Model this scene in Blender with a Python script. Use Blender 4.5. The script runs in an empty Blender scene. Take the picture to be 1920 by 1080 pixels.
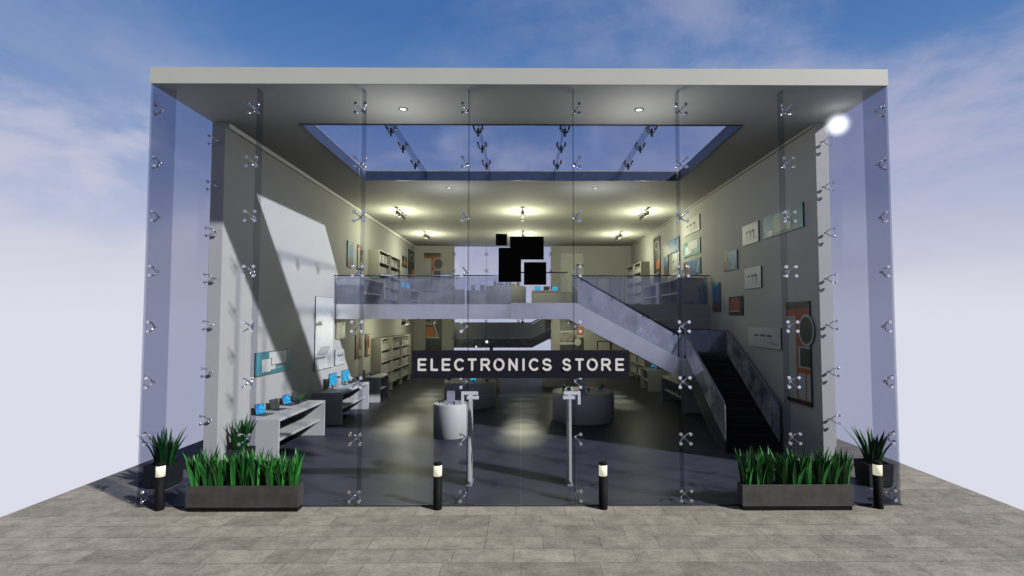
import bpy, math, random
from mathutils import Vector, Matrix
random.seed(7)
SC = bpy.context.scene
COL = SC.collection
R = math.radians

# ---------------------------------------------------------------- camera
cam_d = bpy.data.cameras.new("camera"); cam = bpy.data.objects.new("camera", cam_d); COL.objects.link(cam)
cam_d.sensor_width = 36; cam_d.lens = 979.4/1920*36
cam_d.shift_x = -29.02/1920; cam_d.shift_y = 8.69/1920
cam_d.clip_end = 500; cam_d.clip_start = .05
cam.location = (7.0538, -9.5830, 3.3836); cam.rotation_euler = (R(90+2.7113), 0, R(-0.400))
SC.camera = cam

# ---------------------------------------------------------------- sun, world, exposure
SUN = Vector((1, -.65, .76)).normalized()
sd = bpy.data.lights.new("sun", 'SUN'); sd.energy = 5.0; sd.angle = R(1.4); sd.color = (1, .96, .89)
so = bpy.data.objects.new("sun", sd); COL.objects.link(so)
so.rotation_euler = SUN.to_track_quat('Z', 'Y').to_euler(); so.location = (20, -15, 20)
W = bpy.data.worlds.new("World"); SC.world = W; W.use_nodes = True
nt = W.node_tree; nt.nodes.clear()
def N(t, k, **kw):
    n = t.nodes.new(k)
    for a, b in kw.items(): setattr(n, a, b)
    return n
def ramp(n, stops):
    cr = n.color_ramp
    while len(cr.elements) > 1: cr.elements.remove(cr.elements[-1])
    cr.elements[0].position = stops[0][0]; cr.elements[0].color = tuple(stops[0][1])+(1,)
    for p, c in stops[1:]:
        e = cr.elements.new(p); e.color = tuple(c)+(1,)
def build_world():
    t = nt; L = t.links.new
    tc = N(t, 'ShaderNodeTexCoord'); sep = N(t, 'ShaderNodeSeparateXYZ'); L(tc.outputs['Generated'], sep.inputs[0])
    sky = N(t, 'ShaderNodeTexSky', sky_type='NISHITA'); sky.sun_disc = False
    sky.sun_elevation = math.asin(SUN.z); sky.sun_rotation = math.atan2(SUN.x, SUN.y); sky.altitude = 200
    sk = N(t, 'ShaderNodeVectorMath', operation='SCALE'); L(sky.outputs[0], sk.inputs[0]); sk.inputs['Scale'].default_value = .11
    rp = N(t, 'ShaderNodeValToRGB'); L(sep.outputs[2], rp.inputs[0])
    ramp(rp, [(0, (.71, .72, .82)), (.05, (.66, .65, .76)), (.13, (.53, .55, .70)), (.24, (.31, .38, .61)), (.34, (.15, .26, .52)), (.42, (.08, .20, .47)), (.5, (.05, .155, .41)), (.8, (.05, .13, .36))])
    # high thin clouds: direction projected onto a flat layer
    zz = N(t, 'ShaderNodeMath', operation='MAXIMUM'); L(sep.outputs[2], zz.inputs[0]); zz.inputs[1].default_value = 0
    za = N(t, 'ShaderNodeMath', operation='ADD'); L(zz.outputs[0], za.inputs[0]); za.inputs[1].default_value = .16
    dv = N(t, 'ShaderNodeVectorMath', operation='DIVIDE'); L(tc.outputs['Generated'], dv.inputs[0])
    cx = N(t, 'ShaderNodeCombineXYZ'); [L(za.outputs[0], cx.inputs[i]) for i in range(3)]; L(cx.outputs[0], dv.inputs[1])
    mp = N(t, 'ShaderNodeMapping'); L(dv.outputs[0], mp.inputs[0]); mp.inputs['Location'].default_value = (7.4, 2.2, 0); mp.inputs['Scale'].default_value = (1, .8, .8)
    no = N(t, 'ShaderNodeTexNoise'); L(mp.outputs[0], no.inputs[0]); no.inputs['Scale'].default_value = 1.0; no.inputs['Detail'].default_value = 8; no.inputs['Roughness'].default_value = .6; no.inputs['Distortion'].default_value = .35
    cm = N(t, 'ShaderNodeMapRange'); L(no.outputs[0], cm.inputs[0]); cm.inputs[1].default_value = .46; cm.inputs[2].default_value = .68; cm.interpolation_type = 'SMOOTHSTEP'
    bx = N(t, 'ShaderNodeMapRange'); L(sep.outputs[0], bx.inputs[0]); bx.inputs[1].default_value = -.15; bx.inputs[2].default_value = .55; bx.inputs[3].default_value = .35; bx.inputs[4].default_value = 1
    m0 = N(t, 'ShaderNodeMath', operation='MULTIPLY'); L(cm.outputs[0], m0.inputs[0]); L(bx.outputs[0], m0.inputs[1])
    m1 = N(t, 'ShaderNodeMath', operation='MULTIPLY'); L(m0.outputs[0], m1.inputs[0]); m1.inputs[1].default_value = .58
    mx = N(t, 'ShaderNodeMix', data_type='RGBA'); mx.inputs['Factor'].default_value = .9
    L(sk.outputs[0], mx.inputs['A']); L(rp.outputs[0], mx.inputs['B'])
    m2 = N(t, 'ShaderNodeMix', data_type='RGBA'); L(m1.outputs[0], m2.inputs['Factor']); L(mx.outputs['Result'], m2.inputs['A']); m2.inputs['B'].default_value = (.55, .53, .66, 1)
    # puffier clouds low in the sky
    st = N(t, 'ShaderNodeMapping'); L(tc.outputs['Generated'], st.inputs[0]); st.inputs['Scale'].default_value = (2.2, 1.2, 4.2); st.inputs['Location'].default_value = (.7, .3, .45)
    n3 = N(t, 'ShaderNodeTexNoise'); L(st.outputs[0], n3.inputs[0]); n3.inputs['Scale'].default_value = 1.25; n3.inputs['Detail'].default_value = 9; n3.inputs['Roughness'].default_value = .58; n3.inputs['Distortion'].default_value = .25
    c3 = N(t, 'ShaderNodeMapRange', interpolation_type='SMOOTHSTEP'); L(n3.outputs[0], c3.inputs[0]); c3.inputs[1].default_value = .46; c3.inputs[2].default_value = .60
    e3 = N(t, 'ShaderNodeMapRange', interpolation_type='SMOOTHSTEP'); L(sep.outputs[2], e3.inputs[0]); e3.inputs[1].default_value = .44; e3.inputs[2].default_value = .24
    p3 = N(t, 'ShaderNodeMath', operation='MULTIPLY'); L(c3.outputs[0], p3.inputs[0]); L(e3.outputs[0], p3.inputs[1])
    q3 = N(t, 'ShaderNodeMath', operation='MULTIPLY'); L(p3.outputs[0], q3.inputs[0]); q3.inputs[1].default_value = .5
    m4 = N(t, 'ShaderNodeMix', data_type='RGBA'); L(q3.outputs[0], m4.inputs['Factor']); L(m2.outputs['Result'], m4.inputs['A']); m4.inputs['B'].default_value = (.70, .67, .75, 1); m2 = m4
    # below the horizon the bare sky model is black: keep the pale void there
    lo = N(t, 'ShaderNodeMapRange'); L(sep.outputs[2], lo.inputs[0]); lo.inputs[1].default_value = 0; lo.inputs[2].default_value = .09; lo.inputs[3].default_value = 1; lo.inputs[4].default_value = 0
    m3 = N(t, 'ShaderNodeMix', data_type='RGBA'); L(lo.outputs[0], m3.inputs['Factor']); L(m2.outputs['Result'], m3.inputs['A']); m3.inputs['B'].default_value = (.71, .72, .82, 1)
    by = N(t, 'ShaderNodeMapRange', interpolation_type='SMOOTHSTEP'); L(sep.outputs[1], by.inputs[0]); by.inputs[1].default_value = -.45; by.inputs[2].default_value = .25; by.inputs[3].default_value = .55; by.inputs[4].default_value = 1  # unseen sky behind the camera dimmed so less light enters the front
    az = N(t, 'ShaderNodeMath', operation='ABSOLUTE'); L(sep.outputs[2], az.inputs[0])
    bz = N(t, 'ShaderNodeMapRange', interpolation_type='SMOOTHSTEP'); L(az.outputs[0], bz.inputs[0]); bz.inputs[1].default_value = .08; bz.inputs[2].default_value = .42; bz.inputs[3].default_value = .92; bz.inputs[4].default_value = .16; L(bz.outputs[0], by.inputs[3])
    dk = N(t, 'ShaderNodeVectorMath', operation='SCALE'); L(m3.outputs['Result'], dk.inputs[0]); L(by.outputs[0], dk.inputs['Scale'])
    bg = N(t, 'ShaderNodeBackground'); L(dk.outputs[0], bg.inputs[0]); bg.inputs[1].default_value = .683
    o = N(t, 'ShaderNodeOutputWorld'); L(bg.outputs[0], o.inputs[0])
build_world()
vs = SC.view_settings; vs.view_transform = 'Standard'; vs.look = 'None'; vs.gamma = 1; vs.exposure = .55
SC.render.engine = 'CYCLES'
cy = SC.cycles; cy.max_bounces = 10; cy.diffuse_bounces = 0; cy.glossy_bounces = 4; cy.transparent_max_bounces = 32; cy.sample_clamp_indirect = 4
cy.use_denoising = True

# ---------------------------------------------------------------- materials
MATS = {}
def mat(name, col, rough=.6, metal=0, var=.06, scale=6, bump=0, emit=None, es=1, spec=.5, col2=None, coat=0):
    if name in MATS: return MATS[name]
    m = bpy.data.materials.new(name); m.use_nodes = True; t = m.node_tree; L = t.links.new
    b = t.nodes['Principled BSDF']; b.inputs['Roughness'].default_value = rough; b.inputs['Metallic'].default_value = metal
    b.inputs['Specular IOR Level'].default_value = spec; b.inputs['Coat Weight'].default_value = coat
    tc = N(t, 'ShaderNodeTexCoord'); no = N(t, 'ShaderNodeTexNoise'); L(tc.outputs['Object'], no.inputs[0])
    no.inputs['Scale'].default_value = scale; no.inputs['Detail'].default_value = 5
    rp = N(t, 'ShaderNodeValToRGB'); L(no.outputs[0], rp.inputs[0])
    c2 = col2 or tuple(min(1, c*(1+var)) for c in col)
    ramp(rp, [(.35, tuple(c*(1-var) for c in col)), (.65, c2)])
    L(rp.outputs[0], b.inputs['Base Color'])
    if bump:
        bp = N(t, 'ShaderNodeBump'); bp.inputs['Strength'].default_value = bump; bp.inputs['Distance'].default_value = .01
        L(no.outputs[0], bp.inputs['Height']); L(bp.outputs[0], b.inputs['Normal'])
    if emit:
        b.inputs['Emission Color'].default_value = tuple(emit)+(1,); b.inputs['Emission Strength'].default_value = es
    MATS[name] = m; return m

def glass(name, tint, refl=.04, cloud_haze=0, haze_col=(.5, .52, .6), fres=.6, grough=.3):
    m = bpy.data.materials.new(name); m.use_nodes = True; t = m.node_tree; t.nodes.clear(); L = t.links.new
    tr = N(t, 'ShaderNodeBsdfTransparent'); tr.inputs[0].default_value = tuple(tint)+(1,)
    gl = N(t, 'ShaderNodeBsdfGlossy'); gl.inputs['Roughness'].default_value = grough; gl.inputs[0].default_value = (.9, .93, 1, 1)
    fr = N(t, 'ShaderNodeFresnel'); fr.inputs[0].default_value = 1.4
    sc = N(t, 'ShaderNodeMath', operation='MULTIPLY_ADD'); L(fr.outputs[0], sc.inputs[0]); sc.inputs[1].default_value = fres; sc.inputs[2].default_value = refl
    mx = N(t, 'ShaderNodeMixShader'); L(sc.outputs[0], mx.inputs[0]); L(tr.outputs[0], mx.inputs[1]); L(gl.outputs[0], mx.inputs[2])
    out = mx
    if cloud_haze:  # pale noise patches painted in for cloud reflections in the glass
        tc = N(t, 'ShaderNodeTexCoord'); no = N(t, 'ShaderNodeTexNoise'); L(tc.outputs['Object'], no.inputs[0]); no.inputs['Scale'].default_value = 1.6; no.inputs['Detail'].default_value = 8; no.inputs['Roughness'].default_value = .62
        mr = N(t, 'ShaderNodeMapRange'); L(no.outputs[0], mr.inputs[0]); mr.inputs[1].default_value = .4; mr.inputs[2].default_value = .62; mr.inputs[3].default_value = cloud_haze*.25; mr.inputs[4].default_value = cloud_haze
        df = N(t, 'ShaderNodeBsdfDiffuse'); df.inputs[0].default_value = tuple(haze_col)+(1,)
        g2 = N(t, 'ShaderNodeBsdfGlossy'); g2.inputs['Roughness'].default_value = .12; g2.inputs[0].default_value = (.8, .82, .95, 1)
        md = N(t, 'ShaderNodeMixShader'); md.inputs[0].default_value = .32; L(df.outputs[0], md.inputs[1]); L(g2.outputs[0], md.inputs[2])
        m2 = N(t, 'ShaderNodeMixShader'); L(mr.outputs[0], m2.inputs[0]); L(mx.outputs[0], m2.inputs[1]); L(md.outputs[0], m2.inputs[2]); out = m2
    o = N(t, 'ShaderNodeOutputMaterial'); L(out.outputs[0], o.inputs[0]); MATS[name] = m; return m

G_FRONT = glass('facade_glass', (.84, .85, .888), .0, fres=.03)
G_FIN = glass('fin_glass', (.79, .80, .84), .0, fres=.01)
G_SKY = glass('skylight_glass', (.865, .89, .95), .0, fres=.01)
G_REAR = glass('rear_glass', (.96, .965, .985), .01, fres=.1)
G_RAIL = glass('rail_glass', (.80, .83, .91), .12, cloud_haze=.24, grough=.03)
G_STAIR2 = glass('stair_glass_upper', (.60, .65, .78), .62, cloud_haze=.8, haze_col=(.95, .96, .98), grough=.05)
G_STAIR = glass('stair_glass', (.62, .67, .80), .42, cloud_haze=.85, haze_col=(.95, .96, .98), grough=.05)

WALL = mat('white_plaster', (.48, .48, .455), .75, var=.02, scale=1.2)
CEIL = mat('ceiling_plaster', (.60, .60, .56), .8, var=.02, scale=1)
FASC = mat('fascia_paint', (.29, .30, .288), .6, var=.02, scale=1.5)
WHITE = mat('white_laminate', (.55, .55, .53), .45, var=.015, scale=2)
SHELFM = mat('cream_laminate', (.55, .54, .45), .5, var=.02, scale=2)
CHROME = mat('chrome_steel', (.70, .71, .78), .12, 1, var=.03)
RAILM = mat('handrail_metal', (.12, .15, .24), .4, 1, var=.04)
STEEL = mat('brushed_steel', (.92, .91, .93), .24, 1, var=.04, scale=3)
BLACK = mat('black_metal', (.003, .003, .004), .7, var=.1, spec=.12)
BLACKP = mat('black_paint', (.001, .001, .001), .95, var=.1, spec=.0)
DARKFR = mat('dark_frame', (.02, .025, .035), .4, var=.1)
SIGNM = mat('sign_board', (.009, .009, .015), .8, var=.06, spec=.05)
LETTER = mat('sign_letter', (.47, .47, .47), .5, var=.02)
CONC = mat('dark_concrete', (.026, .026, .025), .7, var=.28, scale=5, bump=.3)
SOIL = mat('soil', (.01, .009, .007), .95, var=.3, scale=20)
STEP = mat('stair_tread', (.026, .026, .032), .8, spec=.1, var=.15, scale=8)
GATE = mat('gate_plastic', (.5, .5, .47), .4, var=.02)
FIT = mat('satin_fitting', (.40, .41, .50), .45, .2, var=.03)
BULB = mat('lamp_glow', (.42, .42, .34), .6, emit=(1, .98, .72), es=.33, spec=.1)
DLG = mat('downlight_glow', (.9, .9, .8), .4, emit=(1, .98, .82), es=.8)
GREY = mat('device_grey', (.28, .28, .31), .4, var=.05)
DARKD = mat('device_dark', (.03, .03, .035), .35, var=.1)
BLUED = mat('device_blue', (.03, .16, .5), .35, var=.2)
PINK = mat('pink_card', (.55, .09, .30), .5, var=.1)
PURP = mat('purple_card', (.30, .07, .30), .5, var=.3, scale=30)
OLIVE = mat('olive_card', (.22, .28, .13), .5, var=.1)
LIME = mat('lime_card', (.5, .55, .2), .5, var=.1)
REDC = mat('red_card', (.5, .06, .05), .5, var=.3, scale=40)

def screen_mat():
    m = bpy.data.materials.new('blue_screen'); m.use_nodes = True; t = m.node_tree; L = t.links.new
    b = t.nodes['Principled BSDF']; b.inputs['Base Color'].default_value = (.01, .01, .02, 1); b.inputs['Roughness'].default_value = .25
    tc = N(t, 'ShaderNodeTexCoord'); v = N(t, 'ShaderNodeTexNoise'); L(tc.outputs['Object'], v.inputs[0]); v.inputs['Scale'].default_value = 20; v.inputs['Detail'].default_value = 2; v.inputs['Distortion'].default_value = 1.6
    rp = N(t, 'ShaderNodeValToRGB'); L(v.outputs[0], rp.inputs[0]); ramp(rp, [(.36, (.02, .02, .6)), (.44, (.03, .10, .9)), (.48, (.01, .62, .95)), (.60, (.05, .85, .9))])
    L(rp.outputs[0], b.inputs['Emission Color']); b.inputs['Emission Strength'].default_value = .65
    MATS['screen'] = m; return m
SCREEN = screen_mat()

def blade_mat():
    m = bpy.data.materials.new('leaf_green'); m.use_nodes = True; t = m.node_tree; L = t.links.new
    b = t.nodes['Principled BSDF']; b.inputs['Roughness'].default_value = .42
    g = N(t, 'ShaderNodeAttribute'); g.attribute_name = 'tone'
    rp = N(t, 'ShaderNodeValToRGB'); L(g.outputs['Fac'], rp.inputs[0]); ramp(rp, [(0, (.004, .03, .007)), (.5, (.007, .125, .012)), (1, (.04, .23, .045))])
    tc = N(t, 'ShaderNodeTexCoord'); no = N(t, 'ShaderNodeTexNoise'); L(tc.outputs['Object'], no.inputs[0]); no.inputs['Scale'].default_value = 22
    mx = N(t, 'ShaderNodeMix', data_type='RGBA', blend_type='MULTIPLY'); mx.inputs['Factor'].default_value = .5; L(rp.outputs[0], mx.inputs['A']); L(no.outputs[0], mx.inputs['B'])
    L(mx.outputs['Result'], b.inputs['Base Color']); MATS['leaf'] = m; return m
LEAF = blade_mat()

def paving_mat():
    m = bpy.data.materials.new('stone_paving'); m.use_nodes = True; t = m.node_tree; L = t.links.new
    b = t.nodes['Principled BSDF']; b.inputs['Roughness'].default_value = .8; b.inputs['Specular IOR Level'].default_value = .25
    tc = N(t, 'ShaderNodeTexCoord'); mp = N(t, 'ShaderNodeMapping'); L(tc.outputs['Object'], mp.inputs[0]); mp.inputs['Location'].default_value = (.05, -.02, 0)
    br = N(t, 'ShaderNodeTexBrick'); L(mp.outputs[0], br.inputs[0]); br.offset = .5; br.squash = 1.25; br.squash_frequency = 3
    br.inputs['Scale'].default_value = 1; br.inputs['Brick Width'].default_value = .87; br.inputs['Row Height'].default_value = .435; br.inputs['Mortar Size'].default_value = .008; br.inputs['Mortar Smooth'].default_value = .3
    br.inputs['Color1'].default_value = (.178, .166, .145, 1); br.inputs['Color2'].default_value = (.245, .229, .202, 1); br.inputs['Mortar'].default_value = (.125, .115, .10, 1); br.inputs['Bias'].default_value = 0
    # weathering: pits and pale wear
    st = N(t, 'ShaderNodeMapping'); L(tc.outputs['Object'], st.inputs[0]); st.inputs['Scale'].default_value = (1.0, 1.45, 1)
    n1 = N(t, 'ShaderNodeTexNoise'); L(st.outputs[0], n1.inputs[0]); n1.inputs['Scale'].default_value = 2.6; n1.inputs['Detail'].default_value = 8; n1.inputs['Roughness'].default_value = .65
    r1 = N(t, 'ShaderNodeValToRGB'); L(n1.outputs[0], r1.inputs[0]); ramp(r1, [(.34, (.76, .75, .73)), (.5, (1, 1, 1)), (.64, (1.2, 1.19, 1.18))])
    n2 = N(t, 'ShaderNodeTexNoise'); L(st.outputs[0], n2.inputs[0]); n2.inputs['Scale'].default_value = 22; n2.inputs['Detail'].default_value = 6
    r2 = N(t, 'ShaderNodeValToRGB'); L(n2.outputs[0], r2.inputs[0]); ramp(r2, [(.38, (.66, .64, .62)), (.5, (1, 1, 1)), (.7, (1.08, 1.08, 1.08))])
    a = N(t, 'ShaderNodeMix', data_type='RGBA', blend_type='MULTIPLY'); a.inputs['Factor'].default_value = 1; L(br.outputs[0], a.inputs['A']); L(r1.outputs[0], a.inputs['B'])
    c = N(t, 'ShaderNodeMix', data_type='RGBA', blend_type='MULTIPLY'); c.inputs['Factor'].default_value = .55; L(a.outputs['Result'], c.inputs['A']); L(r2.outputs[0], c.inputs['B'])
    L(c.outputs['Result'], b.inputs['Base Color'])
    bp = N(t, 'ShaderNodeBump'); bp.inputs['Strength'].default_value = .5; bp.inputs['Distance'].default_value = .01
    L(n2.outputs[0], bp.inputs['Height']); L(bp.outputs[0], b.inputs['Normal'])
    return m
PAVE = paving_mat()

def floor_mat():
    m = bpy.data.materials.new('polished_floor'); m.use_nodes = True; t = m.node_tree; L = t.links.new
    b = t.nodes['Principled BSDF']; b.inputs['Specular IOR Level'].default_value = .2
    tc = N(t, 'ShaderNodeTexCoord'); no = N(t, 'ShaderNodeTexNoise'); L(tc.outputs['Object'], no.inputs[0]); no.inputs['Scale'].default_value = 1.7; no.inputs['Detail'].default_value = 9; no.inputs['Roughness'].default_value = .65
    rp = N(t, 'ShaderNodeValToRGB'); L(no.outputs[0], rp.inputs[0]); ramp(rp, [(.35, (.038, .040, .056)), (.65, (.064, .067, .092))]); L(rp.outputs[0], b.inputs['Base Color'])
    r2 = N(t, 'ShaderNodeMapRange'); L(no.outputs[0], r2.inputs[0]); r2.inputs[3].default_value = .36; r2.inputs[4].default_value = .5; L(r2.outputs[0], b.inputs['Roughness'])
    return m
FLOOR = floor_mat()

# ---------------------------------------------------------------- mesh helpers
class MB:
    def __init__(s): s.v = []; s.f = []; s.m = []; s.mats = []; s.sm = []; s.tone = None
    def mi(s, m):
        if m not in s.mats: s.mats.append(m)
        return s.mats.index(m)
    def add(s, vs, fs, m, smooth=False):
        o = len(s.v); s.v += [tuple(v) for v in vs]; k = s.mi(m)
        for f in fs: s.f.append([o+i for i in f]); s.m.append(k); s.sm.append(smooth)
        return s
    def box(s, x0, x1, y0, y1, z0, z1, m):
        vs = [(x, y, z) for z in (z0, z1) for y in (y0, y1) for x in (x0, x1)]
        return s.add(vs, [(0, 2, 3, 1), (4, 5, 7, 6), (0, 1, 5, 4), (2, 6, 7, 3), (0, 4, 6, 2), (1, 3, 7, 5)], m)
    def prism(s, pts, axis, a0, a1, m):
        """pts: 2-D outline; axis 'y': pts=(x,z); 'x': pts=(y,z); 'z': pts=(x,y)"""
        def P(p, a): return {'y': (p[0], a, p[1]), 'x': (a, p[0], p[1]), 'z': (p[0], p[1], a)}[axis]
        n = len(pts); vs = [P(p, a0) for p in pts]+[P(p, a1) for p in pts]
        return s.add(vs, [tuple(range(n)), tuple(range(2*n-1, n-1, -1))]+[(i, n+i, n+(i+1) % n, (i+1) % n) for i in range(n)], m)
    def lathe(s, c, prof, m, n=40, axis='z'):
        """prof: list of (radius, height)"""
        vs = []; 
        for r, h in prof:
            for i in range(n):
                a = 2*math.pi*i/n; u, w = r*math.cos(a), r*math.sin(a)
                vs.append({'z': (c[0]+u, c[1]+w, c[2]+h), 'y': (c[0]+u, c[1]+h, c[2]+w), 'x': (c[0]+h, c[1]+u, c[2]+w)}[axis])
        fs = [(j*n+i, j*n+(i+1) % n, (j+1)*n+(i+1) % n, (j+1)*n+i) for j in range(len(prof)-1) for i in range(n)]
        s.add(vs, fs, m, True); o = len(s.v)-len(vs); k = s.mi(m)
        s.f.append([o+i for i in range(n)][::-1]); s.m.append(k); s.sm.append(False)
        s.f.append([o+(len(prof)-1)*n+i for i in range(n)]); s.m.append(k); s.sm.append(False)
        return s
    def tube(s, pts, r, m, n=8):
        pts = [Vector(p) for p in pts]; rs = r if isinstance(r, (list, tuple)) else [r]*len(pts); vs = []
        up = None
        for i, p in enumerate(pts):
            d = (pts[min(i+1, len(pts)-1)]-pts[max(i-1, 0)]).normalized()
            if up is None: up = Vector((0, 0, 1)) if abs(d.z) < .9 else Vector((1, 0, 0))
            a = d.cross(up).normalized(); b = a.cross(d).normalized()
            for k in range(n):
                t = 2*math.pi*k/n; vs.append(p+a*math.cos(t)*rs[i]+b*math.sin(t)*rs[i])
        L = len(pts); fs = [(j*n+i, j*n+(i+1) % n, (j+1)*n+(i+1) % n, (j+1)*n+i) for j in range(L-1) for i in range(n)]
        s.add(vs, fs, m, True); o = len(s.v)-len(vs); k = s.mi(m)
        s.f.append([o+i for i in range(n)][::-1]); s.m.append(k); s.sm.append(False)
        s.f.append([o+(L-1)*n+i for i in range(n)]); s.m.append(k); s.sm.append(False)
        return s
    def obj(s, name, parent=None, bevel=0, **tags):
        me = bpy.data.meshes.new(name); me.from_pydata(s.v, [], s.f)
        for m in s.mats: me.materials.append(m)
        me.polygons.foreach_set('material_index', s.m); me.polygons.foreach_set('use_smooth', s.sm)
        if s.tone:
            a = me.attributes.new('tone', 'FLOAT', 'POINT'); a.data.foreach_set('value', s.tone)
        me.update(); o = bpy.data.objects.new(name, me); COL.objects.link(o)
        if parent: o.parent = parent
        if bevel:
            b = o.modifiers.new('bevel', 'BEVEL'); b.width = bevel; b.segments = 2; b.limit_method = 'ANGLE'
        for k, v in tags.items(): o[k] = v
        return o
def thing(name, label, cat, loc=(0, 0, 0), rz=0, group=None):
    o = bpy.data.objects.new(name, None); COL.objects.link(o); o.empty_display_size = .2
    o.location = loc; o.rotation_euler = (0, 0, rz); o['label'] = label; o['category'] = cat
    if group: o['group'] = group
    return o
def kids(o): return [c for c in o.children]
def dup(o, loc=None, rz=None, label=None, group=None, parent=None):
    c = o.copy(); COL.objects.link(c)
    if parent: c.parent = parent
    if loc is not None: c.location = loc
    if rz is not None: c.rotation_euler = (0, 0, rz)
    if label: c['label'] = label
    if group: c['group'] = group
    for ch in list(o.children): dup(ch, parent=c)
    return c

# ================================================================ SETTING
XL, XR, H, HT = .39, 13.61, 7.74, 8.05
XO, XP = .10, 13.90
ground = MB().box(-1.87, 15.87, -13, 24.6, -.35, -.02, PAVE).obj('paving', kind='structure')

B = thing('store_building', 'two storey glass fronted electronics store with flat white roof and skylight', 'building', (7, 0, 0))
B.location = (0, 0, 0)
MB().box(XO-.02, XP+.02, .0, 22.4, -.016, 0, FLOOR).obj('floor', B)
MB().box(XO, XL, 1.94, 22.1, .002, H, WALL).obj('wall', B)
MB().box(XR, XP, 1.94, 22.1, .002, H, WALL).obj('wall', B)
MB().box(XO, 2.8, 22.1, 22.4, .002, H, WALL).obj('wall', B); MB().box(8.7, XP, 22.1, 22.4, .002, H, WALL).obj('wall', B)
rf = MB(); X0, X1, Y0, Y1 = 2.0, 12.0, 2.0, 6.8
rf.box(XO-.005, XP+.005, -.004, Y0, H, HT, FASC); rf.box(XO-.005, XP+.005, Y1, 22.45, H, HT, FASC)
rf.box(XO-.005, X0, Y0, Y1, H, HT, FASC); rf.box(X1, XP+.005, Y0, Y1, H, HT, FASC)
roof = rf.obj('roof', B)
cl = MB(); e = .004
cl.box(XO+.01, XP-.01, .01, Y0, H-e, H-.001, CEIL); cl.box(XL, XR, Y1, 22.1, H-e, H-.001, CEIL)
cl.box(XL, X0, Y0, Y1, H-e, H-.001, CEIL); cl.box(X1, XR, Y0, Y1, H-e, H-.001, CEIL); cl.obj('ceiling', B)
MB().box(XL+.002, XL+.06, 2.0, 22.0, H-.11, H-.0045, mat('light_strip_white', (.85, .85, .82), .7, var=.02)).obj('wall_top_strip', B); MB().box(XR-.05, XR-.002, 2.0, 22.0, H-.07, H-.0045, WALL).obj('wall_top_strip', B)  # left strip paler: light leaking along the wall top put into its paint

# skylight
SKYFR = mat('skylight_frame', (.035, .05, .10), .4, var=.1)
sk = MB(); d = .035
sk.box(X0, X1, Y0+.001, Y0+d, H-.03, H+.26, SKYFR); sk.box(X0, X1, Y1-d, Y1-.001, H-.03, H+.26, SKYFR)
sk.box(X0+.001, X0+d, Y0+d, Y1-d, H-.03, H+.26, SKYFR); sk.box(X1-d, X1-.001, Y0+d, Y1-d, H-.03, H+.26, SKYFR)
skyl = sk.obj('skylight', B)
MB().box(X0+d, X1-d, Y0+d, Y1-d, H+.235, H+.25, G_SKY).obj('pane', skyl)

# spider fitting meshes ------------------------------------------------
def spider_mesh(dirs, hub, name='spider_fitting'):
    """dirs: list of disc centres with their normals; hub: where the arms meet"""
    b = MB(); h = Vector(hub)
    for (p, n) in dirs:
        p = Vector(p); n = Vector(n)
        q = p+n*.075
        mid = (q+h)/2+n*.012
        b.tube([p+n*.02, q-(q-h)*.05, mid, h], [.009, .011, .011, .015], CHROME, 8)
        b.tube([p-n*.002, p+n*.022], .030, CHROME, 14)
    # hub clamp
    c = sum((Vector(n) for _, n in dirs), Vector())/len(dirs)
    b.tube([h-c*.02, h+c*.06], .024, CHROME, 10)
    return b
ZR = [7.291-k*1.0192 for k in range(8)]
s4 = spider_mesh([((sx*.09, 0, sz*.085), (0, 1, 0)) for sx in (-1, 1) for sz in (-1, 1)], (0, .15, 0))
spid = s4.obj('spider_fitting', None); spid_src = spid
first = True
glz = thing('glass_facade', 'tall blue tinted glass shop front held by steel spider fittings', 'glass facade', (0, 0, 0))
spid.parent = glz
for xx in (2, 4, 10, 12):
    for z in ZR:
        if first: spid.location = (xx, .0, z); first = False
        else:
            c = spid.copy(); COL.objects.link(c); c.parent = glz; c.location = (xx, 0, z)
for xx, sx in ((6, -1), (8, 1)):
    src = None
    for z in ZR:
        if src is None:
            src = spider_mesh([((sx*.09, 0, sz*.085), (0, 1, 0)) for sz in (-1, 1)], (sx*.01, .15, 0)).obj('spider_fitting', glz); src.location = (xx, 0, z)
        else:
            c = src.copy(); COL.objects.link(c); c.parent = glz; c.location = (xx, 0, z)
for sx, xx in ((1, XO), (-1, XP)):
    src = None; s2 = None
    for z in ZR:
        if src is None:
            src = spider_mesh([((sx*.10, .0, sz*.085), (0, 1, 0)) for sz in (-1, 1)]+[((0, .13, sz*.085), (sx, 0, 0)) for sz in (-1, 1)], (sx*.12, .14, 0)).obj('spider_fitting', glz)
            s2 = spider_mesh([((0, .0, sz*.085), (sx, 0, 0)) for sz in (-1, 1)], (sx*.17, .05, 0)).obj('spider_fitting', glz)
            src.location = (xx, 0, z); s2.location = (xx, 1.80, z)
        else:
            for q, yy in ((src, 0), (s2, 1.80)):
                c = q.copy(); COL.objects.link(c); c.parent = glz; c.location = (xx, yy, z)
# front panes, one per bay, and side returns
gy0, gy1 = .006, .016
ed = [XO+.004]+[2, 4, 6, 8, 10, 12]+[XP-.004]
for i in range(7):
    a = ed[i]+.004; b_ = ed[i+1]-.004
    if i == 3: MB().box(a, b_, gy0, gy1, 1.97, H-.006, G_FRONT).obj('glass_panel', glz)
    else: MB().box(a, b_, gy0, gy1, .002, H-.006, G_FRONT).obj('glass_panel', glz)
for xx in (XO, XP-.010): MB().box(xx, xx+.010, gy1+.002, 1.935, .002, H-.006, G_FRONT).obj('glass_panel', glz)
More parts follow.
